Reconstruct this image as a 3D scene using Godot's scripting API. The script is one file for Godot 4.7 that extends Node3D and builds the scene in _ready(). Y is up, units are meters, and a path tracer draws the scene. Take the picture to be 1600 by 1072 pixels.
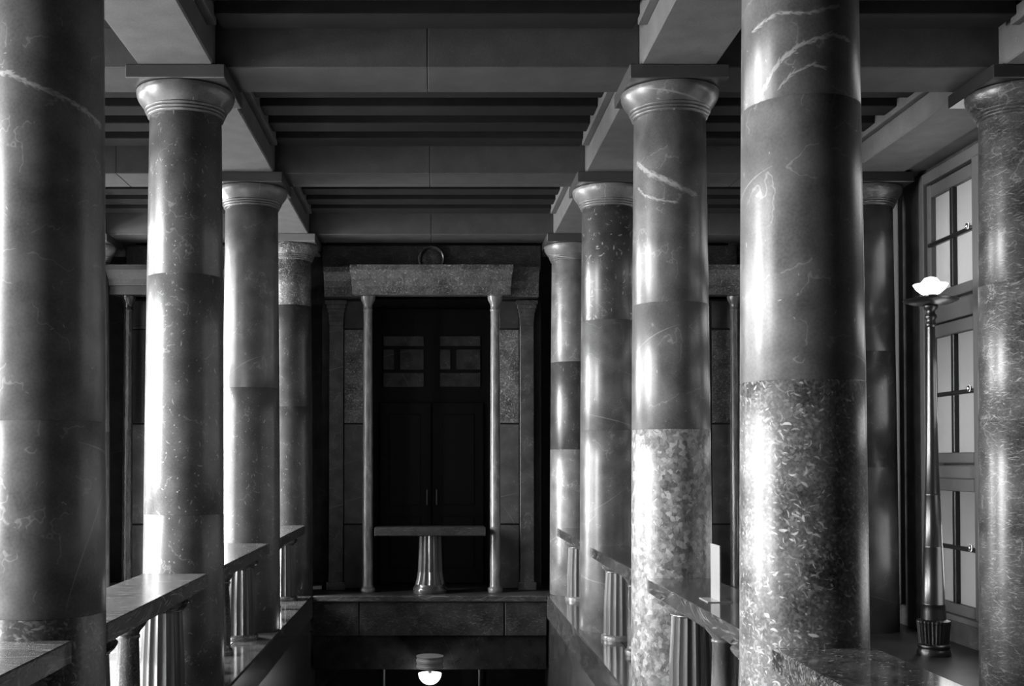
extends Node3D
# A columned stair hall, black and white. y up, metres; the camera looks along -z, "depth" is -z.

const DARK := 0.6            # how dark the polished stones are as a whole
const EYE := 1.56
const BEAM := 4.18          # underside of the beams
const BAY := 2.753
const Z1 := 4.91            # depth of the first column row in view
const XL := -1.725
const XR := 1.604
const XW := 4.0             # outer row on the right
const XO := -4.12           # outer row on the left
const WALL_R := 4.45
const WALL_L := -4.57
const NICHE := 1.3          # unseen set-back of the left windows, deepened to narrow their daylight
const BACK := 14.35         # depth of the end wall
const FRONT := -2.2         # depth of the wall behind the camera
const KERB_L := -1.43
const KERB_R := 1.275
const LAND := 12.98         # depth of the edge of the far landing

var mats := {}
var texs := {}
var grounds := {}
var used := {}

func _ready() -> void:
	# ---------- camera, sky, sun, large lights, exposure ----------
	var cam := Camera3D.new()
	cam.name = "camera"
	var f := 1750.0
	var near := 0.05
	var pitch := 1.2
	var axis := Vector2(682.0, 720.0 - f * tan(deg_to_rad(pitch)))
	cam.set_frustum(1072.0 / f * near, Vector2((800.0 - axis.x) / f * near, (axis.y - 536.0) / f * near), near, 200.0)
	cam.position = Vector3(0, EYE, 0)
	cam.rotation_degrees = Vector3(pitch, 0, 0)
	add_child(cam)
	cam.current = true

	var env := Environment.new()
	env.background_mode = Environment.BG_COLOR
	env.background_color = Color(0.86, 0.86, 0.86)
	env.background_energy_multiplier = 24.0
	env.tonemap_mode = Environment.TONE_MAPPER_LINEAR
	env.tonemap_exposure = 1.0
	env.sdfgi_enabled = true
	env.ssao_enabled = true
	env.ssil_enabled = true
	var we := WorldEnvironment.new()
	we.name = "environment"
	we.environment = env
	add_child(we)

	# daylight: the bright sky falls in steeply through the clear windows on the left, one light per row of panes;
	# the frosted windows at the right, behind the added court wall, glow softly
	for k in range(1, 5):
		for y in [0.58, 1.06, 1.9, 2.4, 3.28, 3.7]:
			window_light(Vector3(WALL_L - NICHE + 0.24, y, -depth_of(k - 0.5)), PI / 2, deg_to_rad(45), [11.0, 28.0, 7.0, 36.0][k - 1])
	for k in range(2, 5):
		for y in [0.8, 2.15, 3.5]:
			window_light(Vector3(WALL_R - 0.04, y, -depth_of(k - 0.5)), -PI / 2, 0.0, 0.9)

	build_textures()
	build_shell()
	build_ceiling()
	build_windows()
	build_columns()
	build_balustrades()
	build_far_end()
	build_lower_hall()
	build_objects()

func window_light(at: Vector3, turn: float, tilt: float, energy: float) -> void:
	var l := AreaLight3D.new()
	l.name = "window_light"
	l.area_size = Vector2(2.0, 0.5)
	l.light_energy = energy
	l.area_range = 40.0
	l.area_attenuation = 2.0
	l.shadow_enabled = true
	l.position = at
	l.rotation = Vector3(-tilt, turn + PI, 0)
	add_child(l, true)

# ---------------------------------------------------------------- naming
func numbered(called: String) -> String:
	if not used.has(called):
		used[called] = 0
		return called
	used[called] += 1
	return "%s_%03d" % [called, used[called]]

func thing(called: String, label: String, category: String, at := Vector3.ZERO, turn := 0.0, group := "") -> Node3D:
	var o := Node3D.new()
	o.name = numbered(called)
	add_child(o)
	o.position = at
	o.rotation.y = turn
	o.set_meta("label", label)
	o.set_meta("category", category)
	if group:
		o.set_meta("group", group)
	return o

func structure(called: String, at := Vector3.ZERO, turn := 0.0) -> Node3D:
	var o := Node3D.new()
	o.name = called
	add_child(o)
	o.position = at
	o.rotation.y = turn
	o.set_meta("kind", "structure")
	return o

func part(called: String, mesh: Mesh, m: Material, parent: Node, at := Vector3.ZERO, label := "") -> MeshInstance3D:
	var o := MeshInstance3D.new()
	o.name = called
	o.mesh = mesh
	o.material_override = m
	o.position = at
	parent.add_child(o, true)
	if label:
		o.set_meta("label", label)
	return o

# ---------------------------------------------------------------- meshes
func begin() -> SurfaceTool:
	var st := SurfaceTool.new()
	st.begin(Mesh.PRIMITIVE_TRIANGLES)
	return st

func tri(st: SurfaceTool, p: Array, n: Array, uv: Array = []) -> void:
	# clockwise from the front: the cross product must point away from the normal
	var c: Vector3 = (p[1] - p[0]).cross(p[2] - p[0])
	var order := [0, 1, 2] if c.dot(n[0] + n[1] + n[2]) < 0.0 else [0, 2, 1]
	for i in order:
		st.set_normal(n[i])
		st.set_uv(uv[i] if uv.size() else Vector2.ZERO)
		st.add_vertex(p[i])

func quad(st: SurfaceTool, a: Vector3, b: Vector3, c: Vector3, d: Vector3, out: Vector3) -> void:
	var n := (b - a).cross(c - a).normalized()
	if n.length() < 0.5:
		n = (c - a).cross(d - a).normalized()
	if n.dot(out) < 0.0:
		n = -n
	tri(st, [a, b, c], [n, n, n])
	tri(st, [a, c, d], [n, n, n])

func add_box(st: SurfaceTool, lo: Vector3, hi: Vector3, bevel := 0.008) -> void:
	var c := (lo + hi) / 2
	var h := (hi - lo) / 2
	var b := minf(bevel, minf(h.x, minf(h.y, h.z)) * 0.45)
	var ax := [Vector3.RIGHT, Vector3.UP, Vector3.BACK]
	for i in 3:
		var u: Vector3 = ax[(i + 1) % 3]
		var v: Vector3 = ax[(i + 2) % 3]
		var hu: Vector3 = u * (h[(i + 1) % 3] - b)
		var hv: Vector3 = v * (h[(i + 2) % 3] - b)
		for s in [-1, 1]:
			var o: Vector3 = c + ax[i] * h[i] * s
			quad(st, o - hu - hv, o + hu - hv, o + hu + hv, o - hu + hv, ax[i] * s)
		if b <= 0.0:
			continue
		# the four edges that run along axis i
		var along: Vector3 = ax[i] * (h[i] - b)
		for s in [-1, 1]:
			for t in [-1, 1]:
				var eu: Vector3 = c + u * h[(i + 1) % 3] * s + hv * t
				var ev: Vector3 = c + v * h[(i + 2) % 3] * t + hu * s
				quad(st, eu - along, eu + along, ev + along, ev - along, u * s + v * t)
	if b > 0.0:
		for sx in [-1, 1]:
			for sy in [-1, 1]:
				for sz in [-1, 1]:
					var n := Vector3(sx, sy, sz).normalized()
					var q := c + Vector3(sx * (h.x - b), sy * (h.y - b), sz * (h.z - b))
					tri(st, [q + Vector3(sx * b, 0, 0), q + Vector3(0, sy * b, 0), q + Vector3(0, 0, sz * b)], [n, n, n])

func box(lo: Vector3, hi: Vector3, bevel := 0.008) -> Mesh:
	var st := begin()
	add_box(st, lo, hi, bevel)
	return st.commit()

func add_lathe(st: SurfaceTool, profile: Array, seg := 48, from := 0.0, to := TAU, v_scale := 0.588) -> void:
	# profile: Vector2(radius, height) from bottom to top; normals are smoothed where the bend is small
	var count := profile.size() - 1
	var flat := []
	for j in count:
		var t: Vector2 = (profile[j + 1] - profile[j]).normalized()
		flat.append(Vector2(t.y, -t.x))
	for j in count:
		var n0: Vector2 = flat[j]
		var n1: Vector2 = flat[j]
		if j > 0 and flat[j - 1].dot(flat[j]) > 0.6:
			n0 = (flat[j - 1] + flat[j]).normalized()
		if j < count - 1 and flat[j + 1].dot(flat[j]) > 0.6:
			n1 = (flat[j + 1] + flat[j]).normalized()
		var p0: Vector2 = profile[j]
		var p1: Vector2 = profile[j + 1]
		for i in seg:
			var a0 := from + (to - from) * i / seg
			var a1 := from + (to - from) * (i + 1) / seg
			var d0 := Vector3(cos(a0), 0, sin(a0))
			var d1 := Vector3(cos(a1), 0, sin(a1))
			var a := d0 * p0.x + Vector3.UP * p0.y
			var b := d1 * p0.x + Vector3.UP * p0.y
			var c := d1 * p1.x + Vector3.UP * p1.y
			var d := d0 * p1.x + Vector3.UP * p1.y
			var na := d0 * n0.x + Vector3.UP * n0.y
			var nb := d1 * n0.x + Vector3.UP * n0.y
			var nc := d1 * n1.x + Vector3.UP * n1.y
			var nd := d0 * n1.x + Vector3.UP * n1.y
			var ua := Vector2(a0 / TAU, -p0.y * v_scale)
			var ub := Vector2(a1 / TAU, -p0.y * v_scale)
			var uc := Vector2(a1 / TAU, -p1.y * v_scale)
			var ud := Vector2(a0 / TAU, -p1.y * v_scale)
			if p0.x > 1e-5:
				tri(st, [a, b, c], [na, nb, nc], [ua, ub, uc])
			if p1.x > 1e-5:
				tri(st, [a, c, d], [na, nc, nd], [ua, uc, ud])

func lathe(profile: Array, seg := 48) -> Mesh:
	var st := begin()
	add_lathe(st, profile, seg)
	return st.commit()

func fluted(profile: Array, flutes: int, depth: float) -> Mesh:
	# a shaft with concave flutes and sharp arrises
	var st := begin()
	var per := 5
	var n := flutes * per
	for j in profile.size() - 1:
		var p0: Vector2 = profile[j]
		var p1: Vector2 = profile[j + 1]
		for i in n:
			var q := []
			for k in [i, i + 1]:
				var t: float = float(k % per) / per
				var dip: float = depth * sin(t * PI)
				var a: float = TAU * k / n
				for p in [p0, p1]:
					q.append(Vector3(cos(a) * (p.x - dip), p.y, sin(a) * (p.x - dip)))
			var mid := TAU * (i + 0.5) / n
			quad(st, q[0], q[2], q[3], q[1], Vector3(cos(mid), 0, sin(mid)))
	return st.commit()

func sweep_x(outline: Array, x0: float, x1: float, mitre := 0.0) -> Mesh:
	# a moulding: outline of Vector2(depth towards +z, height), run from x0 to x1; ends slope outward by mitre x depth
	var st := begin()
	var n := outline.size()
	var mid := Vector2.ZERO
	for p in outline:
		mid += p / n
	for i in n:
		var p: Vector2 = outline[i]
		var q: Vector2 = outline[(i + 1) % n]
		var out := Vector3(0, p.x - q.x, q.y - p.y)
		if out.dot(Vector3(0, (p.y + q.y) / 2 - mid.y, (p.x + q.x) / 2 - mid.x)) < 0.0:
			out = -out
		quad(st, Vector3(x0 - p.x * mitre, p.y, p.x), Vector3(x1 + p.x * mitre, p.y, p.x), Vector3(x1 + q.x * mitre, q.y, q.x), Vector3(x0 - q.x * mitre, q.y, q.x), out)
	var poly := PackedVector2Array(outline)
	var ids := Geometry2D.triangulate_polygon(poly)
	for s in [-1, 1]:
		for k in range(0, ids.size(), 3):
			var pts := []
			for e in 3:
				var p: Vector2 = outline[ids[k + e]]
				pts.append(Vector3((x0 - p.x * mitre) if s < 0 else (x1 + p.x * mitre), p.y, p.x))
			var nn := Vector3(s, 0, 0)
			tri(st, pts, [nn, nn, nn])
	return st.commit()

# ---------------------------------------------------------------- textures and materials
func noise_bytes(kind: int, freq: float, sd: int, w: int, h: int, octaves := 4) -> PackedByteArray:
	var n := FastNoiseLite.new()
	n.noise_type = kind
	n.seed = sd
	n.frequency = freq
	n.fractal_type = FastNoiseLite.FRACTAL_FBM
	n.fractal_octaves = octaves
	return n.get_seamless_image(w, h, false, false, 0.15, true).get_data()

func stroke(buf: PackedFloat32Array, w: int, h: int, x: float, y: float, length: float, width: float, angle: float, bend: float, value: float, strength: float) -> void:
	var steps := maxi(1, int(length / maxf(1.0, width * 0.6)))
	var ds := length / steps
	for i in steps + 1:
		var t := float(i) / steps
		var r := width * (0.45 + 0.55 * sin(PI * clampf(t, 0.05, 0.95)))
		var ri := int(ceil(r))
		var cx := int(floor(x))
		var cy := int(floor(y))
		for dy in range(-ri, ri + 1):
			for dx in range(-ri, ri + 1):
				var d := sqrt(dx * dx + dy * dy)
				if d <= r:
					var k := posmod(cy + dy, h) * w + posmod(cx + dx, w)
					buf[k] = lerpf(buf[k], value, strength * clampf(r - d + 0.35, 0.0, 1.0))
		angle += bend * ds
		x += cos(angle) * ds
		y += sin(angle) * ds

func cells(freq: float, sd: int, w: int, h: int) -> PackedByteArray:
	var n := FastNoiseLite.new()
	n.noise_type = FastNoiseLite.TYPE_CELLULAR
	n.seed = sd
	n.frequency = freq
	n.fractal_type = FastNoiseLite.FRACTAL_NONE
	n.cellular_return_type = FastNoiseLite.RETURN_CELL_VALUE
	n.domain_warp_enabled = true
	n.domain_warp_amplitude = 14.0
	n.domain_warp_frequency = 0.04
	return n.get_seamless_image(w, h, false, false, 0.1, true).get_data()

func vein(buf: PackedFloat32Array, w: int, h: int, path: Array, width: float, strength: float) -> void:
	# a band of many short faint threads, dense in the middle
	var rng := RandomNumberGenerator.new()
	rng.seed = int(width * 100.0) + path.size()
	for i in path.size() - 1:
		var a := Vector2(path[i][0] * w, -path[i][1] * 0.588 * h)
		var b := Vector2(path[i + 1][0] * w, -path[i + 1][1] * 0.588 * h)
		var turn := (b - a).angle()
		for k in int(a.distance_to(b) * (0.5 + width * 0.12)):
			var p := a.lerp(b, rng.randf()) + (b - a).orthogonal().normalized() * rng.randfn() * width * 0.55
			stroke(buf, w, h, p.x, p.y, rng.randf_range(4, 22), rng.randf_range(0.9, 1.4 + width * 0.3), turn + rng.randf_range(-0.35, 0.35), 0.0, 0.98, strength * rng.randf_range(0.15, 0.75))

func to_texture(buf: PackedFloat32Array, w: int, h: int) -> ImageTexture:
	var lut := PackedByteArray()
	lut.resize(1025)
	for i in 1025:
		var l := i / 1024.0
		var s := 12.92 * l if l < 0.0031308 else 1.055 * pow(l, 1.0 / 2.4) - 0.055
		lut[i] = int(clampf(s * 255.0, 0, 255))
	var data := PackedByteArray()
	data.resize(w * h)
	for i in w * h:
		data[i] = lut[int(clampf(buf[i], 0.0, 1.0) * 1024.0)]
	return ImageTexture.create_from_image(Image.create_from_data(w, h, false, Image.FORMAT_L8, data))

func build_textures() -> void:
	var w := 1024
	var h := 1024
	var rng := RandomNumberGenerator.new()
	for kind in ["smooth", "breccia", "chunky", "spotted", "wavy", "streak", "limestone", "arc_vein", "band_vein", "fall_vein", "blotched"]:
		var source: String = kind
		if kind.ends_with("vein"):
			kind = "smooth"
		elif kind == "blotched":
			kind = "spotted"
		rng.seed = hash(kind)
		var buf := PackedFloat32Array()
		buf.resize(w * h)
		if grounds.has(kind):
			texs[source] = marked(source, grounds[kind], w, h)
			continue
		var sd := rng.randi() % 1000
		var a := noise_bytes(FastNoiseLite.TYPE_SIMPLEX_SMOOTH, 0.006, sd, w, h, 5)
		var b := noise_bytes(FastNoiseLite.TYPE_SIMPLEX_SMOOTH, 0.09, sd + 1, w, h, 3)
		var c := noise_bytes(FastNoiseLite.TYPE_SIMPLEX_SMOOTH, 0.003, sd + 2, w, h, 5)
		var base: Array = {"smooth": [0.3, 0.26, 0.13], "breccia": [0.13, 0.2, 0.15], "chunky": [0.3, 0.25, 0.2], "spotted": [0.17, 0.14, 0.1], "wavy": [0.15, 0.18, 0.16], "streak": [0.22, 0.2, 0.1], "limestone": [0.62, 0.2, 0.16]}[kind]
		var veins: float = {"smooth": 0.3, "breccia": 0.0, "chunky": 0.1, "spotted": 0.25, "wavy": 0.3, "streak": 0.2, "limestone": 0.05}[kind]
		for i in w * h:
			var v: float = base[0] + base[1] * (a[i] / 255.0 - 0.5) + base[2] * (b[i] / 255.0 - 0.5)
			if veins > 0.0:
				var ridge := absf(c[i] / 127.5 - 1.0)
				if ridge < 0.03 and a[i] > 120:
					v += veins * (1.0 - ridge / 0.03)
			buf[i] = v
		grounds[kind] = buf.duplicate()
		var sz := float(w)
		match kind:
			"smooth":
				for i in 70:
					stroke(buf, w, h, rng.randf() * sz, rng.randf() * sz, rng.randf_range(2, 14), rng.randf_range(1.0, 2.6), rng.randf() * TAU, 0.0, 0.95, rng.randf_range(0.2, 0.8))
				for i in 5:
					stroke(buf, w, h, rng.randf() * sz, rng.randf() * sz, rng.randf_range(200, 500), rng.randf_range(2.0, 6.0), rng.randf_range(-0.9, 0.9), rng.randf_range(-0.002, 0.002), 0.9, 0.22)
			"breccia":
				var bits := cells(0.13, sd + 5, w, h)
				for i in w * h:
					var q := bits[i] / 255.0
					if q > 0.7:
						buf[i] += 0.45 * (q - 0.55) * (0.4 + c[i] / 255.0)
				for i in 900:
					stroke(buf, w, h, rng.randf() * sz, rng.randf() * sz, rng.randf_range(4, 20), rng.randf_range(3.0, 7.0), rng.randf() * TAU, rng.randf_range(-0.06, 0.06), rng.randf_range(0.1, 0.3), 0.35)
				for i in 5200:
					var fx := rng.randf() * sz
					var fy := rng.randf() * sz
					var here := c[int(fy) * w + int(fx)] / 255.0
					if rng.randf() > 0.35 + here:
						continue
					var long := pow(rng.randf(), 2.0)
					stroke(buf, w, h, fx, fy, 2.0 + 22.0 * long, rng.randf_range(0.9, 2.2) + 2.6 * pow(rng.randf(), 3.0), rng.randf_range(-1.2, 0.5) + (PI if rng.randf() < 0.5 else 0.0), rng.randf_range(-0.09, 0.09), rng.randf_range(0.25, 0.95), rng.randf_range(0.2, 0.7))
			"chunky":
				var chips := cells(0.055, sd + 5, w, h)
				var fine := cells(0.11, sd + 6, w, h)
				for i in w * h:
					var q := chips[i] / 255.0
					buf[i] = buf[i] * 0.5 + 0.5 * q * q + 0.16 * fine[i] / 255.0
				for i in 700:
					stroke(buf, w, h, rng.randf() * sz, rng.randf() * sz, rng.randf_range(10, 40), rng.randf_range(1.0, 2.4), rng.randf_range(0.6, 2.4), rng.randf_range(-0.04, 0.04), rng.randf_range(0.05, 0.12), 0.4)
				for i in 500:
					stroke(buf, w, h, rng.randf() * sz, rng.randf() * sz, rng.randf_range(4, 22), rng.randf_range(1.2, 3.4), rng.randf() * TAU, rng.randf_range(-0.08, 0.08), 0.95, rng.randf_range(0.15, 0.5))
			"spotted":
				for i in 800:
					stroke(buf, w, h, rng.randf() * sz, rng.randf() * sz, rng.randf_range(0.5, 5), 1.0 + 4.2 * pow(rng.randf(), 2.5), rng.randf() * TAU, 0.0, 0.95, rng.randf_range(0.2, 0.95))
				for i in 160:
					stroke(buf, w, h, rng.randf() * sz, rng.randf() * sz, rng.randf_range(6, 26), rng.randf_range(1.2, 4.0), rng.randf_range(0.5, 2.6), rng.randf_range(-0.04, 0.04), 0.9, rng.randf_range(0.1, 0.5))
			"wavy":
				for i in 4200:
					stroke(buf, w, h, rng.randf() * sz, rng.randf() * sz, rng.randf_range(6, 38), rng.randf_range(0.9, 2.4), rng.randf_range(-0.45, 0.45), rng.randf_range(-0.014, 0.014), rng.randf_range(0.3, 0.8), rng.randf_range(0.12, 0.4))
				for i in 700:
					stroke(buf, w, h, rng.randf() * sz, rng.randf() * sz, rng.randf_range(4, 20), rng.randf_range(1.0, 3.2), rng.randf_range(-0.8, 0.8), rng.randf_range(-0.02, 0.02), rng.randf_range(0.05, 0.9), rng.randf_range(0.2, 0.5))
			"streak":
				for i in 1100:
					stroke(buf, w, h, rng.randf() * sz, rng.randf() * sz, rng.randf_range(40, 170), rng.randf_range(1.2, 4.0), rng.randf_range(-0.25, 0.25), rng.randf_range(-0.006, 0.006), rng.randf_range(0.03, 0.9), rng.randf_range(0.15, 0.5))
			"limestone":
				for i in 60:
					stroke(buf, w, h, rng.randf() * sz, rng.randf() * sz, rng.randf_range(2, 30), rng.randf_range(1.0, 3.0), rng.randf() * TAU, 0.02, 0.95, 0.4)
		texs[source] = to_texture(buf, w, h)

func marked(source: String, ground: PackedFloat32Array, w: int, h: int) -> ImageTexture:
	# single drums with marks of their own: turn in parts of a circle, height in metres
	var buf := ground.duplicate()
	var rng := RandomNumberGenerator.new()
	rng.seed = 5
	match source:
		"arc_vein":
			vein(buf, w, h, [[0.43, 3.08], [0.405, 3.14], [0.36, 3.24], [0.31, 3.3], [0.275, 3.32], [0.21, 3.35], [0.16, 3.34]], 4.0, 0.9)
			vein(buf, w, h, [[0.36, 3.13], [0.32, 3.19], [0.27, 3.22], [0.24, 3.21]], 1.6, 0.8)
			vein(buf, w, h, [[0.45, 3.42], [0.36, 3.46], [0.28, 3.44], [0.2, 3.47]], 3.0, 0.5)
		"band_vein":
			vein(buf, w, h, [[0.46, 3.6], [0.42, 3.55], [0.36, 3.48], [0.3, 3.43], [0.24, 3.38], [0.17, 3.34]], 10.0, 0.42)
			vein(buf, w, h, [[0.45, 3.42], [0.4, 3.35], [0.33, 3.3], [0.26, 3.28]], 4.0, 0.5)
		"fall_vein":
			vein(buf, w, h, [[0.45, 3.24], [0.367, 3.2], [0.3, 3.19], [0.22, 3.13], [0.12, 3.08], [0.02, 3.03]], 5.0, 0.55)
		"blotched":
			for i in 330:
				stroke(buf, w, h, rng.randf() * w, rng.randf() * h, rng.randf_range(3, 30), rng.randf_range(1.4, 6.0), rng.randf_range(0.3, 2.8), rng.randf_range(-0.05, 0.05), 0.98, rng.randf_range(0.25, 0.95))
			for i in 500:
				stroke(buf, w, h, rng.randf() * w, rng.randf() * h, 1.0, rng.randf_range(0.9, 2.5), 0.0, 0.0, 0.95, rng.randf_range(0.3, 0.9))
	for i in 70:
		stroke(buf, w, h, rng.randf() * w, rng.randf() * h, rng.randf_range(2, 12), rng.randf_range(0.9, 2.2), rng.randf() * TAU, 0.0, 0.95, rng.randf_range(0.2, 0.8))
	return to_texture(buf, w, h)

func marble(kind: String, tone: float, rough := 0.2, shift := 0.0, flat := false, world := true) -> StandardMaterial3D:
	# tone multiplies the texture, in linear light
	var key := "%s %.3f %.2f %.2f %s" % [kind, tone, rough, shift, flat]
	if not mats.has(key):
		var m := StandardMaterial3D.new()
		m.resource_name = kind
		m.albedo_color = (Color(tone, tone, tone) * DARK).linear_to_srgb()
		m.albedo_texture = texs[kind]
		m.roughness = rough
		m.metallic_specular = 0.5 if rough < 0.4 else 0.25
		m.uv1_offset = Vector3(shift, shift * 0.37, shift * 0.71)
		if flat:
			m.uv1_triplanar = true
			m.uv1_world_triplanar = world
			m.uv1_scale = Vector3.ONE * 0.6
		mats[key] = m
	return mats[key]

func plain(called: String, tone: float, rough := 0.6, metal := 0.0) -> StandardMaterial3D:
	var key := "plain %s" % called
	if not mats.has(key):
		var m := StandardMaterial3D.new()
		m.resource_name = called
		m.albedo_color = Color(tone, tone, tone).linear_to_srgb()
		m.roughness = rough
		m.metallic_specular = 0.5 if rough < 0.4 else 0.25
		m.metallic = metal
		mats[key] = m
	return mats[key]

func shaded_stone() -> StandardMaterial3D:
	return marble("limestone", 0.04, 0.7, 0.4, true)  # darker copy of the limestone: shade between the beams put into the colour

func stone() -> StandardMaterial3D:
	return marble("limestone", 0.26, 0.65, 0.0, true)  # lighter copy for the long beams: the light on them put into the colour

func slab() -> StandardMaterial3D:
	return marble("smooth", 0.09, 0.45, 0.3, true)

func depth_of(k: float) -> float:
	return Z1 + BAY * (k - 1)

# ---------------------------------------------------------------- the shell
func build_shell() -> void:
	# floors: two aisles, the near landing and the far landing, round the open stair well
	var fl := structure("floor")
	var fm := marble("smooth", 0.14, 0.38, 0.5, true)
	part("aisle_floor", box(Vector3(WALL_L, -0.3, -BACK), Vector3(KERB_L - 0.32, 0, -FRONT), 0), marble("smooth", 2.7, 0.3, 0.5, true), fl)  # unseen floor, made far paler to bounce daylight up to the beams
	part("aisle_floor", box(Vector3(KERB_R + 0.32, -0.3, -BACK), Vector3(WALL_R + 0.3, 0, -FRONT), 0), fm, fl)
	part("landing_floor", box(Vector3(KERB_L - 0.32, -0.3, -2.6), Vector3(KERB_R + 0.32, 0, -FRONT), 0), fm, fl)
	part("landing_floor", box(Vector3(KERB_L - 0.32, -0.3, -BACK), Vector3(KERB_R + 0.32, 0, -LAND - 0.04), 0), fm, fl)
	# polished kerbs along both sides of the well
	var km := marble("streak", 0.3, 0.12, 0.2, true)
	part("kerb", box(Vector3(KERB_L - 0.32, -0.26, -LAND - 0.04), Vector3(KERB_L, 0.0, -2.6), 0.012), km, fl)
	part("kerb", box(Vector3(KERB_R, -0.26, -LAND - 0.04), Vector3(KERB_R + 0.32, 0.0, -2.6), 0.012), km, fl)
	# the walls of the well below them
	var wm := marble("smooth", 0.12, 0.25, 0.9, true)
	var wl := structure("wall_well_left")
	part("cladding", box(Vector3(KERB_L - 0.3, -3.4, -LAND - 0.5), Vector3(KERB_L - 0.025, -0.26, -2.6), 0), wm, wl)
	var wr := structure("wall_well_right")
	part("cladding", box(Vector3(KERB_R + 0.025, -3.4, -LAND - 0.5), Vector3(KERB_R + 0.3, -0.26, -2.6), 0), wm, wr)
	var wn := structure("wall_well_near")
	part("cladding", box(Vector3(KERB_L - 0.3, -3.4, -2.6), Vector3(KERB_R + 0.3, -0.3, -2.3), 0), wm, wn)
	# side walls: piers between the windows, breast below and lintel above them
	for side in [-1, 1]:
		var wall := structure("wall_left" if side < 0 else "wall_right")
		var x: float = WALL_L if side < 0 else WALL_R
		var thick := 0.5 if side > 0 else NICHE + 0.5
		var x0 := minf(x, x + side * thick)
		var x1 := maxf(x, x + side * thick)
		var pm := marble("smooth", 0.288, 0.4, 0.15, true)
		part("breast", box(Vector3(x0, 0, -BACK), Vector3(x1, 0.2, -FRONT), 0), pm, wall)
		part("lintel", box(Vector3(x0, 4.15, -BACK), Vector3(x1, 4.75, -FRONT), 0), pm, wall)
		var from := FRONT
		var first := 1 if side < 0 else 2
		for k in range(first, 6):
			var to := BACK if k == 5 else depth_of(k - 0.5) - 1.14
			part("pier", box(Vector3(x0, 0.2, -to), Vector3(x1, 4.15, -from), 0), pm, wall)
			if k < 5:
				from = depth_of(k - 0.5) + 1.14
	var wb := structure("wall_back")
	part("cladding", box(Vector3(WALL_L - 0.5, -3.4, -BACK - 0.3), Vector3(WALL_R + 0.5, 4.75, -BACK), 0), slab(), wb)
	var wf := structure("wall_front")
	part("cladding", box(Vector3(WALL_L - 0.5, -0.3, -FRONT), Vector3(WALL_R + 0.5, 4.75, -FRONT + 0.3), 0), slab(), wf)
	var lf := structure("floor_lower")
	part("paving", box(Vector3(WALL_L - 0.5, -3.6, -BACK - 3.0), Vector3(WALL_R + 0.5, -3.4, -2.0), 0), slab(), lf)
	var gr := structure("ground_outside")
	var court := structure("wall_court_added")
	part("cladding", box(Vector3(7.8, -3.7, -40), Vector3(8.4, 8.2, 30), 0), plain("added_wall_render", 0.3, 0.9), court)  # unseen wall, added to keep sky off the frosted panes
	part("paving", box(Vector3(-40, -4.2, -40), Vector3(40, -3.7, 30), 0), plain("asphalt", 0.12, 0.9), gr)

func build_ceiling() -> void:
	var ce := structure("ceiling")
	var sm := stone()
	part("slab", box(Vector3(WALL_L - NICHE - 0.5, 4.62, -BACK - 0.3), Vector3(WALL_R + 0.5, 4.85, -FRONT + 0.3), 0), shaded_stone(), ce)
	var bw := 0.25
	for x in [XL, XR, XW, XO]:
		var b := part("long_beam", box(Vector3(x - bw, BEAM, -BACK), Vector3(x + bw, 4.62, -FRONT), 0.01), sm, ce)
		for k in 5:
			for s in [-1, 1]:
				var sx: float = x + s * (bw + 0.03)
				part("fillet", box(Vector3(sx - 0.03, 4.36, -depth_of(k) - BAY + 0.52), Vector3(sx + 0.03, 4.46, -depth_of(k) - 0.52), 0.004), sm, b)
	# side strips between the outer beams and the walls
	part("soffit", box(Vector3(XW + bw, 4.2, -BACK), Vector3(WALL_R, 4.62, -FRONT), 0), sm, ce)
	part("soffit", box(Vector3(WALL_L, 4.2, -BACK), Vector3(XO - bw, 4.62, -FRONT), 0), sm, ce)
	var spans := [[XO + bw, XL - bw], [XL + bw, XR - bw], [XR + bw, XW - bw]]
	for s in spans:
		for k in 5:
			var mid: float = (s[0] + s[1]) / 2
			for e in [[s[0], mid], [mid, s[1]]]:
				part("cross_beam_block", box(Vector3(e[0], BEAM, -depth_of(k) - bw), Vector3(e[1], 4.62, -depth_of(k) + bw), 0.006), marble("limestone", 0.135, 0.65, 0.2, true), ce)  # darker than the long beams: shade on the cross beams put into the colour
		for k in 5:
			for j in range(-2, 3):
				var z := depth_of(k - 0.5) + j * 0.45
				part("joist", box(Vector3(s[0] + 0.06, 4.4, -z - 0.12), Vector3(s[1] - 0.06, 4.62, -z + 0.12), 0.006), shaded_stone(), ce)

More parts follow.
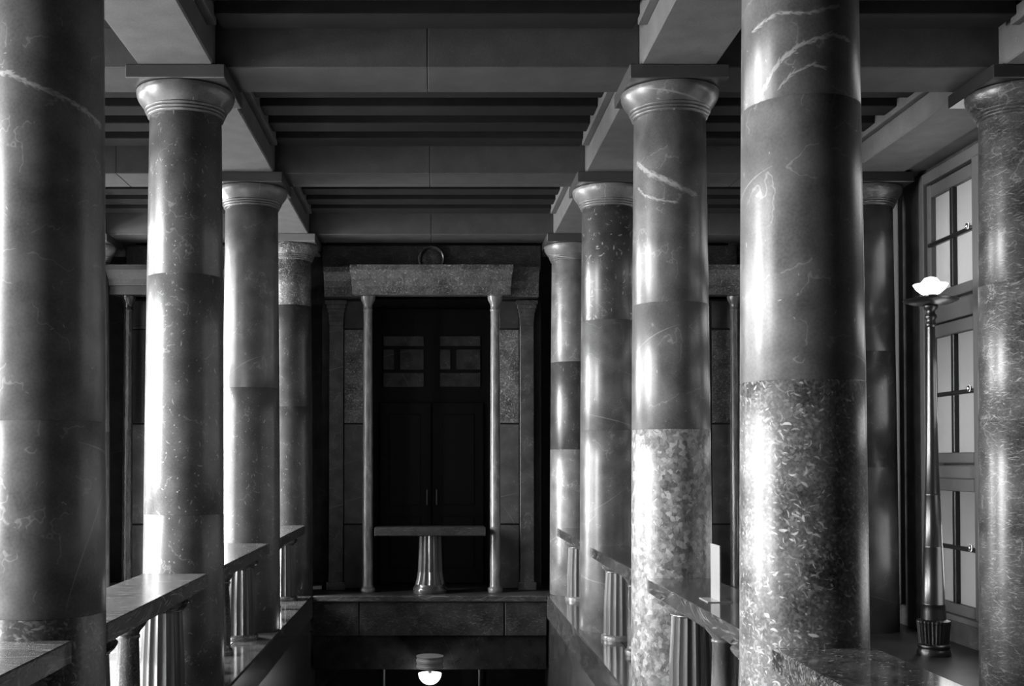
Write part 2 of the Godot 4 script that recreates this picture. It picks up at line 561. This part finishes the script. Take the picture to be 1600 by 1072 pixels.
# ---------------------------------------------------------------- windows
func build_windows() -> void:
	var wood := plain("painted_wood", 0.09, 0.45)
	var iron := plain("window_iron", 0.03, 0.35, 0.6)
	var frost := StandardMaterial3D.new()
	frost.resource_name = "frosted_glass"
	frost.albedo_color = Color(0.25, 0.25, 0.25)
	frost.roughness = 0.35
	frost.backlight_enabled = true
	frost.backlight = Color(1, 1, 1)
	var clear := StandardMaterial3D.new()
	clear.resource_name = "clear_glass"
	clear.transparency = BaseMaterial3D.TRANSPARENCY_ALPHA
	clear.albedo_color = Color(0.9, 0.9, 0.9, 0.06)
	clear.roughness = 0.02
	var ledge := plain("shading_ledge_stone", 0.3, 0.8)  # for the added ledges outside the frosted panes
	var tiers := [[0.34, 1.30], [1.63, 2.65], [3.06, 3.92]]
	var win := Node3D.new()
	# local axes: x along the wall, z into the room
	var st := begin()
	add_box(st, Vector3(-1.14, 0.2, -0.12), Vector3(-1.05, 4.15, 0.05))
	add_box(st, Vector3(1.05, 0.2, -0.12), Vector3(1.14, 4.15, 0.05))
	add_box(st, Vector3(-1.05, 4.05, -0.12), Vector3(1.05, 4.15, 0.05))
	add_box(st, Vector3(-1.05, 0.2, -0.12), Vector3(1.05, 0.25, 0.07))
	part("casing", st.commit(), wood, win)
	part("mullion", box(Vector3(-0.11, 0.25, -0.1), Vector3(0.11, 4.05, 0.06)), wood, win)
	for y in [[1.41, 1.52], [2.77, 2.93]]:
		part("transom", box(Vector3(-1.05, y[0], -0.12), Vector3(1.05, y[1], 0.05)), wood, win)
	for y in [1.32, 2.67, 3.94]:
		part("shading_ledge", box(Vector3(-1.14, y, -1.05), Vector3(1.14, y + 0.2, -0.13), 0), ledge, win)  # unseen ledges, added to darken the top of each frosted pane
	var pane_w := 0.385
	for t in tiers:
		var y0: float = t[0]
		var y1: float = t[1]
		var ph := (y1 - y0) / 2
		var pane := QuadMesh.new()
		pane.size = Vector2(pane_w, ph)
		for s in [-1, 1]:
			var cx: float = s * 0.58
			var top_rail := 0.11
			var fr := begin()
			add_box(fr, Vector3(cx - 0.46, y0 - 0.09, -0.07), Vector3(cx - 0.385, y1 + 0.12, 0.02))
			add_box(fr, Vector3(cx + 0.385, y0 - 0.09, -0.07), Vector3(cx + 0.46, y1 + 0.12, 0.02))
			add_box(fr, Vector3(cx - 0.385, y0 - 0.09, -0.07), Vector3(cx + 0.385, y0, 0.02))
			add_box(fr, Vector3(cx - 0.385, y1, -0.07), Vector3(cx + 0.385, y1 + top_rail, 0.02))
			var sash := part("sash", fr.commit(), wood, win)
			part("muntin", box(Vector3(cx - 0.025, y0, -0.05), Vector3(cx + 0.025, y1, 0.015), 0.006), iron, sash)
			part("muntin", box(Vector3(cx - 0.42, y0 + ph - 0.018, -0.01), Vector3(cx + 0.42, y0 + ph + 0.018, 0.035), 0.008), iron, sash)
			part("catch", lathe([Vector2(0, -0.03), Vector2(0.018, -0.02), Vector2(0.022, 0), Vector2(0.018, 0.02), Vector2(0, 0.03)], 10), plain("nickel", 0.6, 0.25, 1.0), sash, Vector3(cx - 0.36 * s, y0 + ph + 0.02, 0.04))
			for i in 2:
				for j in 2:
					part("pane", pane, frost, sash, Vector3(cx + (i - 0.5) * pane_w, y0 + ph * (j + 0.5), -0.03))
	var n := 0
	for side in [1, -1]:
		for k in (range(1, 5) if side < 0 else range(2, 5)):
			n += 1
			var o: Node3D = win if n == 1 else win.duplicate()
			o.name = "window_%d" % n
			add_child(o)
			o.position = Vector3(WALL_L - NICHE if side < 0 else WALL_R, 0, -depth_of(k - 0.5))
			o.rotation.y = PI / 2 if side < 0 else -PI / 2
			o.set_meta("kind", "structure")
			if side < 0:
				for q in o.find_children("shading_ledge*", "MeshInstance3D", true, false):
					o.remove_child(q)
					q.free()
				for q in o.find_children("pane*", "MeshInstance3D", true, false):
					q.material_override = clear

# ---------------------------------------------------------------- columns
func shaft_radius(y: float) -> float:
	var t := clampf(y / 3.9, 0.0, 1.0)
	return lerpf(0.275, 0.243, t) + 0.004 * sin(t * PI)

func column(x: float, k: int, drums: Array, cap: Material, foot: Material, label: String, group := "") -> void:
	var o := thing("column", label, "column", Vector3(x, 0, -depth_of(k)), 0.0, group)
	for d in drums:
		var y0: float = d[0]
		var y1: float = d[1]
		var prof := [Vector2(shaft_radius(y0) - 0.0025, y0), Vector2(shaft_radius(y0), y0 + 0.003)]
		var n := maxi(1, int((y1 - y0) / 0.35))
		for i in range(1, n):
			var y := lerpf(y0, y1, float(i) / n)
			prof.append(Vector2(shaft_radius(y), y))
		prof.append(Vector2(shaft_radius(y1), y1 - 0.003))
		prof.append(Vector2(shaft_radius(y1) - 0.0025, y1))
		var p := part("drum", lathe(prof, 72), d[2], o)
		p.rotation.y = d[3] if d.size() > 3 else 0.0
	var c := [Vector2(0.243, 3.88), Vector2(0.256, 3.885), Vector2(0.259, 3.894), Vector2(0.253, 3.9), Vector2(0.264, 3.904), Vector2(0.268, 3.914), Vector2(0.262, 3.92), Vector2(0.274, 3.924), Vector2(0.278, 3.934), Vector2(0.274, 3.94)]
	for i in 9:
		var t := i / 8.0
		c.append(Vector2(0.274 + 0.058 * sin(t * PI * 0.55), 3.94 + 0.118 * t))
	c.append(Vector2(0.318, 4.066))
	part("capital", lathe(c, 72), cap, o, Vector3(0, 0.02, 0))
	part("abacus", box(Vector3(-0.328, 4.086, -0.328), Vector3(0.328, BEAM, 0.328), 0.006), foot, o)

func build_columns() -> void:
	var sm := func(tone, shift = 0.0): return marble("smooth", tone * 2.15, 0.31, shift)
	var br := func(tone, shift = 0.0): return marble("breccia", tone * 1.25, 0.31, shift)
	var sp := func(tone, shift = 0.0): return marble("spotted", tone * 1.25, 0.31, shift)
	var wv := func(tone, shift = 0.0): return marble("wavy", tone * 0.75, 0.33, shift)
	var ch := func(tone, shift = 0.0): return marble("chunky", tone * 1.25, 0.31, shift)
	var vn := func(kind, tone): return marble(kind, tone * 2.15, 0.31)
	var T := 3.9
	# left row along the well
	column(XL, 0, [[0, 1.9, sm.call(0.2)], [1.9, T, sm.call(0.18, 0.4)]], sm.call(0.3), sp.call(0.3, 0.6), "grey marble column in the row before the breccia-collared column")
	column(XL, 1, [[0, 0.9, br.call(0.5, 0.3)], [0.9, 1.73, sm.call(0.36, 0.1)], [1.73, T, vn.call("fall_vein", 0.32)]], sm.call(0.3), sp.call(0.3, 0.6), "thick dark marble column with a breccia drum at rail level")
	column(XL, 2, [[0, 1.2, sp.call(0.45, 0.3)], [1.2, 2.81, sp.call(0.5, 0.6)], [2.81, T, sp.call(0.4, 0.1)]], sm.call(0.2, 0.3), sp.call(0.3, 0.6), "dark white-flecked column whose capital is smooth pale grey marble")
	column(XL, 3, [[0, 2.23, sp.call(0.45, 0.8)], [2.23, T, sm.call(0.2, 0.25)]], sm.call(0.22, 0.2), sp.call(0.3, 0.6), "column with smooth grey upper drum above a dark speckled one")
	column(XL, 4, [[0, 2.19, sp.call(0.3, 0.5)], [2.19, 3.37, sp.call(0.25, 0.2)], [3.37, T, br.call(0.6, 0.7)]], br.call(0.7, 0.2), br.call(0.6, 0.5), "column with veined breccia neck and capital beside the dark portal")
	# right row
	column(XR, 0, [[0, 1.9, sm.call(0.2)], [1.9, T, sm.call(0.18, 0.4)]], sm.call(0.3), sp.call(0.3, 0.6), "grey marble column in the row before the fleck-footed column")
	column(XR, 1, [[0, 1.9, br.call(1.0, 0.1), 0.7], [1.9, 3.1, sm.call(0.34, 0.7), 2.0], [3.1, T, vn.call("arc_vein", 0.26)]], sm.call(0.35), sp.call(0.3, 0.6), "thick column, smooth grey marble above a densely white-flecked breccia drum")
	column(XR, 2, [[0, 1.77, ch.call(0.55, 0.2)], [1.77, 2.62, sm.call(0.22, 0.15)], [2.62, T, vn.call("band_vein", 0.2)]], sm.call(0.2, 0.6), sp.call(0.3, 0.6), "column with a broad white vein on top and pale mottled foot drum")
	column(XR, 3, [[0, 1.84, sm.call(0.2, 0.45)], [1.84, 2.85, sm.call(0.2, 0.65), 1.0], [2.85, T, vn.call("blotched", 0.2)]], sm.call(0.3, 0.1), sp.call(0.3, 0.6), "column whose top drum is black marble with white blotches")
	column(XR, 4, [[0, 1.69, sm.call(0.3, 0.05)], [1.69, 2.71, sp.call(0.3, 0.35)], [2.71, T, sm.call(0.26, 0.3)]], sm.call(0.26, 0.5), sp.call(0.3, 0.6), "column with a black middle drum between grey ones beside the portal")
	# outer row before the windows on the right
	for k in 5:
		var w: Array = [[0, 1.5, wv.call(0.4, 0.3 * k)], [1.5, 2.7, wv.call(0.35, 0.2 + 0.3 * k)], [2.7, T, wv.call(0.35, 0.7)]]
		var label := "wavy veined marble column of the window aisle, not beside the tall lamp"
		if k == 2:
			w = [[0, 1.83, wv.call(1.0, 0.1)], [1.83, 2.76, wv.call(1.25, 0.5)], [2.76, T, wv.call(0.75, 0.8)]]
			label = "pale wavy veined column between the window and the tall lamp"
		elif k == 3:
			w = [[0, 1.5, sm.call(0.08, 0.8)], [1.5, 2.56, sp.call(0.14, 0.15)], [2.56, T, sm.call(0.06, 0.6)]]
			label = "dark column behind the tall lamp with a black speckled middle drum"
		column(XW, k, w, wv.call(0.55, 0.4), wv.call(0.16, 0.1), label, "" if k in [2, 3] else "window aisle columns")
	for k in 5:
		column(XO, k, [[0, 1.9, sm.call(0.2, 0.3)], [1.9, T, sm.call(0.2, 0.8)]], sm.call(0.4, 0.4), sp.call(0.3, 0.6), "plain grey marble column of the far left aisle", "left aisle columns")

# ---------------------------------------------------------------- balustrades
func build_balustrades() -> void:
	var bal := begin()
	var cap_shape: Mesh
	var fl := [Vector2(0.142, 0.05), Vector2(0.138, 0.3), Vector2(0.122, 0.62)]
	var baluster := fluted(fl, 16, 0.014)
	var bst := begin()
	add_lathe(bst, [Vector2(0.0, 0.615), Vector2(0.122, 0.615), Vector2(0.128, 0.62), Vector2(0.126, 0.626), Vector2(0.135, 0.63), Vector2(0.15, 0.645), Vector2(0.163, 0.665), Vector2(0.165, 0.675), Vector2(0.155, 0.685), Vector2(0, 0.685)], 40)
	var echinus := bst.commit()
	var foot := lathe([Vector2(0.165, 0), Vector2(0.165, 0.03), Vector2(0.16, 0.042), Vector2(0.148, 0.05), Vector2(0.0, 0.05)], 40)
	var slim := lathe([Vector2(0.09, 0), Vector2(0.092, 0.03), Vector2(0.086, 0.045), Vector2(0.072, 0.055), Vector2(0.068, 0.08), Vector2(0.069, 0.25), Vector2(0.06, 0.57), Vector2(0.066, 0.575), Vector2(0.066, 0.59), Vector2(0.06, 0.595), Vector2(0.07, 0.615), Vector2(0.098, 0.65), Vector2(0.105, 0.665), Vector2(0.105, 0.685), Vector2(0, 0.685)], 32)
	var rows := [[XL, 0.815, ["veined grey marble balustrade ahead of the breccia-collared column", "wide streaked marble balustrade between the collared and the white-flecked columns", "balustrade between the white-flecked column and the column with speckled foot", "short-looking balustrade ending at the column with breccia capital"], "L"], [XR, 0.785, ["dark balustrade slab running up against the thick fleck-footed column", "dark polished balustrade carrying the small upright sign", "balustrade between the pale-footed column and the white-blotched black one", "balustrade between the blotched column and the grey column at the portal"], "R"]]
	for r in rows:
		var x: float = r[0]
		var top: float = r[1]
		for k in 4:
			var d0 := depth_of(k)
			var d1 := depth_of(k + 1)
			var o := thing("balustrade", r[2][k], "balustrade", Vector3(x, 0, -(d0 + d1) / 2))
			var half := BAY / 2 - 0.25
			var left: bool = r[3] == "L"
			var cm := marble("streak", 0.55, 0.24, 0.13 * k, true) if left else marble("streak", 0.4, 0.1, 0.13 * k, true)
			if not left and k == 0:
				cm = marble("breccia", 0.8, 0.1, 0.4, true)
			var bm := marble("wavy", 0.42, 0.2, 0.21 * k) if left else marble("smooth", 0.612, 0.22, 0.17 * k)
			part("handrail", box(Vector3(-0.215, top - 0.095, -half), Vector3(0.215, top, half), 0.006), cm, o)
			part("bed_slab", box(Vector3(-0.14, top - 0.135, -half + 0.12), Vector3(0.14, top - 0.095, half - 0.12), 0.01), bm, o)
			var lift := (top - 0.135) / 0.685
			for s in [-1, 1]:
				var at := Vector3(0, 0, s * (BAY / 2 - 0.58))
				var b := part("baluster", baluster, bm, o, at)
				b.scale.y = lift
				part("echinus", echinus, bm, b)
				part("foot", foot, bm, b)
			var c := part("colonnette", slim, bm, o)
			c.scale.y = lift

# ---------------------------------------------------------------- the far end
func build_far_end() -> void:
	var labels := ["dark marble portal with slim colonnettes behind the console table", "dark portal closing the window aisle beyond the black-topped column", "portal closing the left aisle, shade put into its stone colours"]
	var centres := [-0.06, (XR + XW) / 2, (XL + XO) / 2]
	for i in 3:
		var cx: float = centres[i]
		var wide: float = [1.33, 0.84, 0.84][i]
		var o := thing("portal", labels[i], "portal", Vector3(cx, 0, -13.35))
		var wv := marble("breccia", [0.55, 0.4, 0.06][i], 0.35, 0.4, true)  # last tone far darker: the shade in the left aisle put into the colour
		var dk := marble("wavy", 0.25, 0.35, 0.8, true)
		# frieze under the ceiling beam, with a roundel
		part("frieze", box(Vector3(-wide, 3.86, -0.3), Vector3(wide, BEAM - 0.01, -0.16), 0.01), dk, o)
		if i == 0:
			var ro := lathe([Vector2(0.0, 0.012), Vector2(0.06, 0.03), Vector2(0.1, 0.03), Vector2(0.125, 0.018), Vector2(0.135, 0.045), Vector2(0.15, 0.05), Vector2(0.163, 0.04), Vector2(0.165, 0.0)], 40)
			var rm := part("roundel", ro, marble("wavy", 0.4, 0.25, 0.1, true), o, Vector3(0, 4.0, -0.16))
			rm.rotation.x = PI / 2
		# entablature: a wide one set back and a projecting one on the colonnettes
		var prof := [Vector2(-0.2, 3.52), Vector2(0.02, 3.52), Vector2(0.02, 3.62), Vector2(0.035, 3.625), Vector2(0.05, 3.7), Vector2(0.09, 3.77), Vector2(0.105, 3.8), Vector2(0.105, 3.86), Vector2(-0.2, 3.86)]
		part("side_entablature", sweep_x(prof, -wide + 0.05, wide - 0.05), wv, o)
		var fwd := []
		for p in prof:
			fwd.append(Vector2(p.x + (0.16 if p.x > -0.1 else 0.0), p.y))
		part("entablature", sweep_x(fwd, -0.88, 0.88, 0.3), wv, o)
		var fm := marble("smooth", [0.7, 0.4, 0.08][i], 0.18, 0.2)  # left aisle colonnettes likewise darkened for shade
		for s in [-1, 1]:
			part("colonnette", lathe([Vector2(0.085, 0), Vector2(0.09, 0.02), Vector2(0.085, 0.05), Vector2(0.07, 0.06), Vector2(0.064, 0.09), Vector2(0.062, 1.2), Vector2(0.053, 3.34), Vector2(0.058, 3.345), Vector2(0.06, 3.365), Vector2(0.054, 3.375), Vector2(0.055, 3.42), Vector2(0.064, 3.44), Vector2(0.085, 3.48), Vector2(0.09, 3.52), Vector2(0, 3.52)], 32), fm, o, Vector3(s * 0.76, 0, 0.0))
			# wall piers beside the opening, clad with panels
			var side := begin()
			var inner: float = minf(0.82, wide - 0.3)
			var pier := part("pier", box(Vector3(minf(s * inner, s * wide), 0, -0.9), Vector3(maxf(s * inner, s * wide), 3.52, -0.25), 0), slab(), o)
			var ys := [[0.02, 0.78], [0.8, 2.0], [2.02, 3.15], [3.17, 3.5]]
			var pm := [marble("smooth", 0.252, 0.3, 0.2, true), marble("smooth", 0.306, 0.3, 0.6, true), marble("breccia", [0.9, 0.5, 0.08][i], 0.35, 0.3, true), marble("smooth", 0.144, 0.3, 0.1, true)]  # left aisle breccia panel darkened to stand for shade
			for j in 4:
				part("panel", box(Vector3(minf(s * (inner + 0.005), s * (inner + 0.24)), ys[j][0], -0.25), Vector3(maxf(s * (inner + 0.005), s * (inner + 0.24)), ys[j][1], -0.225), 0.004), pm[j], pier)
			if i > 0:
				continue
			var px: float = s * (inner + 0.335)
			var pil := part("pilaster", box(Vector3(px - 0.085, 0.0, -0.25), Vector3(px + 0.085, 3.2, -0.19), 0.006), marble("smooth", 0.36, 0.25, 0.75, true), o)
			var cap := begin()
			for e in 6:
				var g := 0.085 + 0.045 * pow(e / 5.0, 2.0)
				add_box(cap, Vector3(px - g, 3.2 + e * 0.05, -0.25), Vector3(px + g, 3.25 + e * 0.05, -0.19 + 0.05 * pow(e / 5.0, 2.0)), 0.002)
			part("bracket_capital", cap.commit(), marble("smooth", 0.36, 0.25, 0.75, true), pil)
			part("plinth", box(Vector3(px - 0.11, 0, -0.25), Vector3(px + 0.11, 0.1, -0.165), 0.006), marble("smooth", 0.432, 0.2, 0.1, true), pil)
		# double door with a panelled overdoor in the recess
		var door := structure("door_%d" % (i + 1), Vector3(cx, 0, -14.2))
		var wood := plain("dark_oak", 0.012, 0.45)
		var glass := marble("smooth", 0.396, 0.12, 0.4, true)
		part("frame", box(Vector3(-0.8, 0, -0.12), Vector3(0.8, 3.5, -0.06), 0.005), wood, door)
		for s in [-1, 1]:
			var leaf := part("leaf", box(Vector3(minf(0.005 * s, 0.66 * s), 0.01, -0.06), Vector3(maxf(0.005 * s, 0.66 * s), 2.3, -0.01), 0.008), wood, door)
			for y in [[0.2, 0.85], [1.0, 2.15]]:
				part("panel", box(Vector3(0.34 * s - 0.2, y[0], -0.02), Vector3(0.34 * s + 0.2, y[1], 0.005), 0.012), wood, leaf)
			part("handle", box(Vector3(0.06 * s - 0.012, 1.0, -0.01), Vector3(0.06 * s + 0.012, 1.2, 0.03), 0.006), plain("bronze", 0.25, 0.3, 1.0), leaf)
			part("overdoor_panel", box(Vector3(0.36 * s - 0.26, 2.5, -0.06), Vector3(0.36 * s + 0.26, 2.68, -0.03), 0.01), glass, door)
			part("overdoor_panel", box(Vector3(0.36 * s - 0.26, 2.72, -0.06), Vector3(0.36 * s - 0.12, 2.98, -0.03), 0.01), glass, door)
			part("overdoor_panel", box(Vector3(0.36 * s - 0.05, 2.72, -0.06), Vector3(0.36 * s + 0.26, 2.98, -0.03), 0.01), glass, door)
			part("overdoor_panel", box(Vector3(0.36 * s - 0.26, 3.02, -0.06), Vector3(0.36 * s + 0.26, 3.15, -0.03), 0.01), glass, door)
	# fascia of the far landing, towards the well
	var fa := structure("trim_1", Vector3(0, 0, -LAND))
	var wvm := marble("wavy", 0.28, 0.35, 0.15, true)
	part("edge_slab", box(Vector3(KERB_L, -0.07, -0.04), Vector3(KERB_R, 0.0, 0.03), 0.01), marble("streak", 0.3, 0.12, 0.2, true), fa)
	for s in [[KERB_L, -0.9], [-0.89, 0.78], [0.79, KERB_R]]:
		part("fascia_panel", box(Vector3(s[0] + 0.003, -0.46, -0.06), Vector3(s[1] - 0.003, -0.075, 0.0), 0.005), wvm, fa)
	part("lower_beam", box(Vector3(KERB_L, -0.86, -0.4), Vector3(KERB_R, -0.46, -0.05), 0.008), marble("smooth", 0.108, 0.2, 0.1, true), fa)

func build_lower_hall() -> void:
	# what shows under the far landing: a doorway with two bright metal posts
	var wl := structure("wall_lower_left")
	part("cladding", box(Vector3(KERB_L - 0.5, -3.4, -16.6), Vector3(KERB_L - 0.2, -0.86, -LAND - 0.5), 0), slab(), wl)
	var wr := structure("wall_lower_right")
	part("cladding", box(Vector3(KERB_R + 0.2, -3.4, -16.6), Vector3(KERB_R + 0.5, -0.86, -LAND - 0.5), 0), slab(), wr)
	var d := structure("door_4", Vector3(-0.06, -3.4, -14.3))
	var brass := plain("brass", 0.7, 0.35, 1.0)
	for s in [-1, 1]:
		part("post", lathe([Vector2(0, 0), Vector2(0.016, 0), Vector2(0.016, 2.6), Vector2(0, 2.6)], 16), brass, d, Vector3(s * 0.6, 0, 0.12))
		part("leaf", box(Vector3(minf(s * 0.01, s * 0.58), 0, 0), Vector3(maxf(s * 0.01, s * 0.58), 2.54, 0.05), 0.006), plain("dark_oak", 0.012, 0.45), d)

# ---------------------------------------------------------------- the things that stand about
func build_objects() -> void:
	var bronze := plain("dark_bronze", 0.08, 0.3, 0.9)
	# torchere
	var o := thing("floor_lamp", "tall dark bronze torchere with a glowing bowl before the window", "lamp", Vector3(4.0, 0, -9.04))
	part("foot", lathe([Vector2(0, 0), Vector2(0.128, 0), Vector2(0.13, 0.03), Vector2(0.122, 0.045), Vector2(0.118, 0.055), Vector2(0.124, 0.065), Vector2(0.124, 0.08), Vector2(0.112, 0.095), Vector2(0, 0.095)], 48), bronze, o)
	part("fluted_drum", fluted([Vector2(0.113, 0.09), Vector2(0.126, 0.25), Vector2(0.129, 0.26), Vector2(0.129, 0.275), Vector2(0.09, 0.29)], 28, 0.007), bronze, o)
	var pole := [Vector2(0.095, 0.285), Vector2(0.092, 0.36), Vector2(0.0885, 0.4), Vector2(0.0905, 0.403), Vector2(0.0905, 0.412), Vector2(0.0875, 0.415), Vector2(0.072, 0.86), Vector2(0.0735, 0.863), Vector2(0.0735, 0.872), Vector2(0.071, 0.875), Vector2(0.058, 1.28), Vector2(0.0595, 1.283), Vector2(0.0595, 1.292), Vector2(0.057, 1.295), Vector2(0.046, 1.7), Vector2(0.0385, 2.1), Vector2(0.031, 2.66)]
	part("pole", lathe(pole, 40), bronze, o)
	part("collar", lathe([Vector2(0.031, 2.64), Vector2(0.04, 2.65), Vector2(0.042, 2.665), Vector2(0.034, 2.68), Vector2(0.034, 2.7), Vector2(0.046, 2.715), Vector2(0.046, 2.735), Vector2(0.034, 2.75), Vector2(0.034, 2.775), Vector2(0.052, 2.79), Vector2(0.056, 2.81), Vector2(0.04, 2.825)], 32), bronze, o)
	part("drip_dish", lathe([Vector2(0.0, 2.81), Vector2(0.06, 2.815), Vector2(0.15, 2.83), Vector2(0.205, 2.85), Vector2(0.212, 2.858), Vector2(0.208, 2.866), Vector2(0.15, 2.85), Vector2(0.06, 2.838), Vector2(0.05, 2.84), Vector2(0.05, 2.9), Vector2(0, 2.905)], 56), bronze, o)
	var glow := StandardMaterial3D.new()
	glow.resource_name = "lamp_glass"
	glow.albedo_color = Color(0.9, 0.9, 0.9)
	glow.emission_enabled = true
	glow.emission = Color(1, 1, 1)
	glow.emission_energy_multiplier = 1.6
	part("glass_bowl", lathe([Vector2(0.03, 2.895), Vector2(0.07, 2.91), Vector2(0.11, 2.945), Vector2(0.135, 2.985), Vector2(0.13, 2.99), Vector2(0.1, 2.975), Vector2(0.085, 2.97)], 48), glow, o)
	part("lamp_bulb", lathe([Vector2(0.0, 2.93), Vector2(0.05, 2.94), Vector2(0.075, 2.97), Vector2(0.07, 3.01), Vector2(0.045, 3.04), Vector2(0, 3.052)], 40), glow, o)
	var ol := OmniLight3D.new()
	ol.name = "torchere_light"
	ol.light_energy = 0.12
	ol.light_size = 0.05
	ol.omni_range = 30.0
	ol.omni_attenuation = 2.0
	ol.shadow_enabled = true
	ol.position = Vector3(4.0, 2.99, -9.04)
	add_child(ol)

	# bowl lamp on the beam below the far landing
	var bl := thing("bowl_lamp", "half round glowing bowl lamp below the far landing", "lamp", Vector3(-0.075, -0.86, -LAND + 0.15))
	part("holder", lathe([Vector2(0, 0.06), Vector2(0.155, 0.06), Vector2(0.155, 0.085), Vector2(0.148, 0.09), Vector2(0.148, 0.12), Vector2(0.155, 0.125), Vector2(0.155, 0.15), Vector2(0.148, 0.155), Vector2(0.148, 0.18), Vector2(0.155, 0.185), Vector2(0.155, 0.195), Vector2(0, 0.195)], 48), plain("tarnished_silver", 0.35, 0.5, 0.6), bl)
	part("bracket", box(Vector3(-0.05, 0.1, -0.22), Vector3(0.05, 0.17, 0), 0.006), bronze, bl)
	part("stem", lathe([Vector2(0.02, -0.02), Vector2(0.02, 0.07)], 16), bronze, bl)
	var half := [Vector2(0.0, -0.135)]
	for i in range(1, 13):
		var a := i / 12.0 * PI / 2
		half.append(Vector2(0.132 * sin(a), -0.005 - 0.13 * cos(a)))
	half.append(Vector2(0.0, 0.0))
	part("lamp_bowl", lathe(half, 48), glow, bl)
	var o2 := OmniLight3D.new()
	o2.name = "bowl_light"
	o2.light_energy = 0.3
	o2.light_size = 0.06
	o2.omni_range = 20.0
	o2.omni_attenuation = 2.0
	o2.shadow_enabled = true
	o2.position = Vector3(-0.075, -0.92, -LAND + 0.15)
	add_child(o2)

	# console table on a fluted pedestal before the portal
	var t := thing("console_table", "stone console table on a fluted pedestal before the dark portal", "table", Vector3(-0.075, 0, -LAND - 0.32))
	part("table_top", box(Vector3(-0.65, 0.68, -0.2), Vector3(0.65, 0.78, 0.2), 0.008), marble("wavy", 0.22, 0.3, 0.6, true), t)
	part("pedestal", fluted([Vector2(0.175, 0.1), Vector2(0.16, 0.16), Vector2(0.145, 0.25), Vector2(0.137, 0.45), Vector2(0.13, 0.68)], 16, 0.016), marble("smooth", 0.22, 0.2, 0.3), t)
	part("foot", lathe([Vector2(0, 0), Vector2(0.2, 0), Vector2(0.205, 0.03), Vector2(0.2, 0.06), Vector2(0.185, 0.075), Vector2(0.178, 0.105), Vector2(0, 0.105)], 40), marble("smooth", 0.22, 0.2, 0.3), t)

	# sign standing on the right handrail
	var s := thing("sign_holder", "small upright white sign on the dark polished handrail", "sign", Vector3(1.55, 0.785, -6.23))
	part("sign_board", box(Vector3(-0.004, 0.004, -0.1), Vector3(0.004, 0.31, 0.1), 0.001), plain("card", 0.22, 0.6), s)
	part("base_plate", box(Vector3(-0.07, 0.0, -0.1), Vector3(0.07, 0.005, 0.1), 0.001), plain("acrylic", 0.35, 0.1), s)
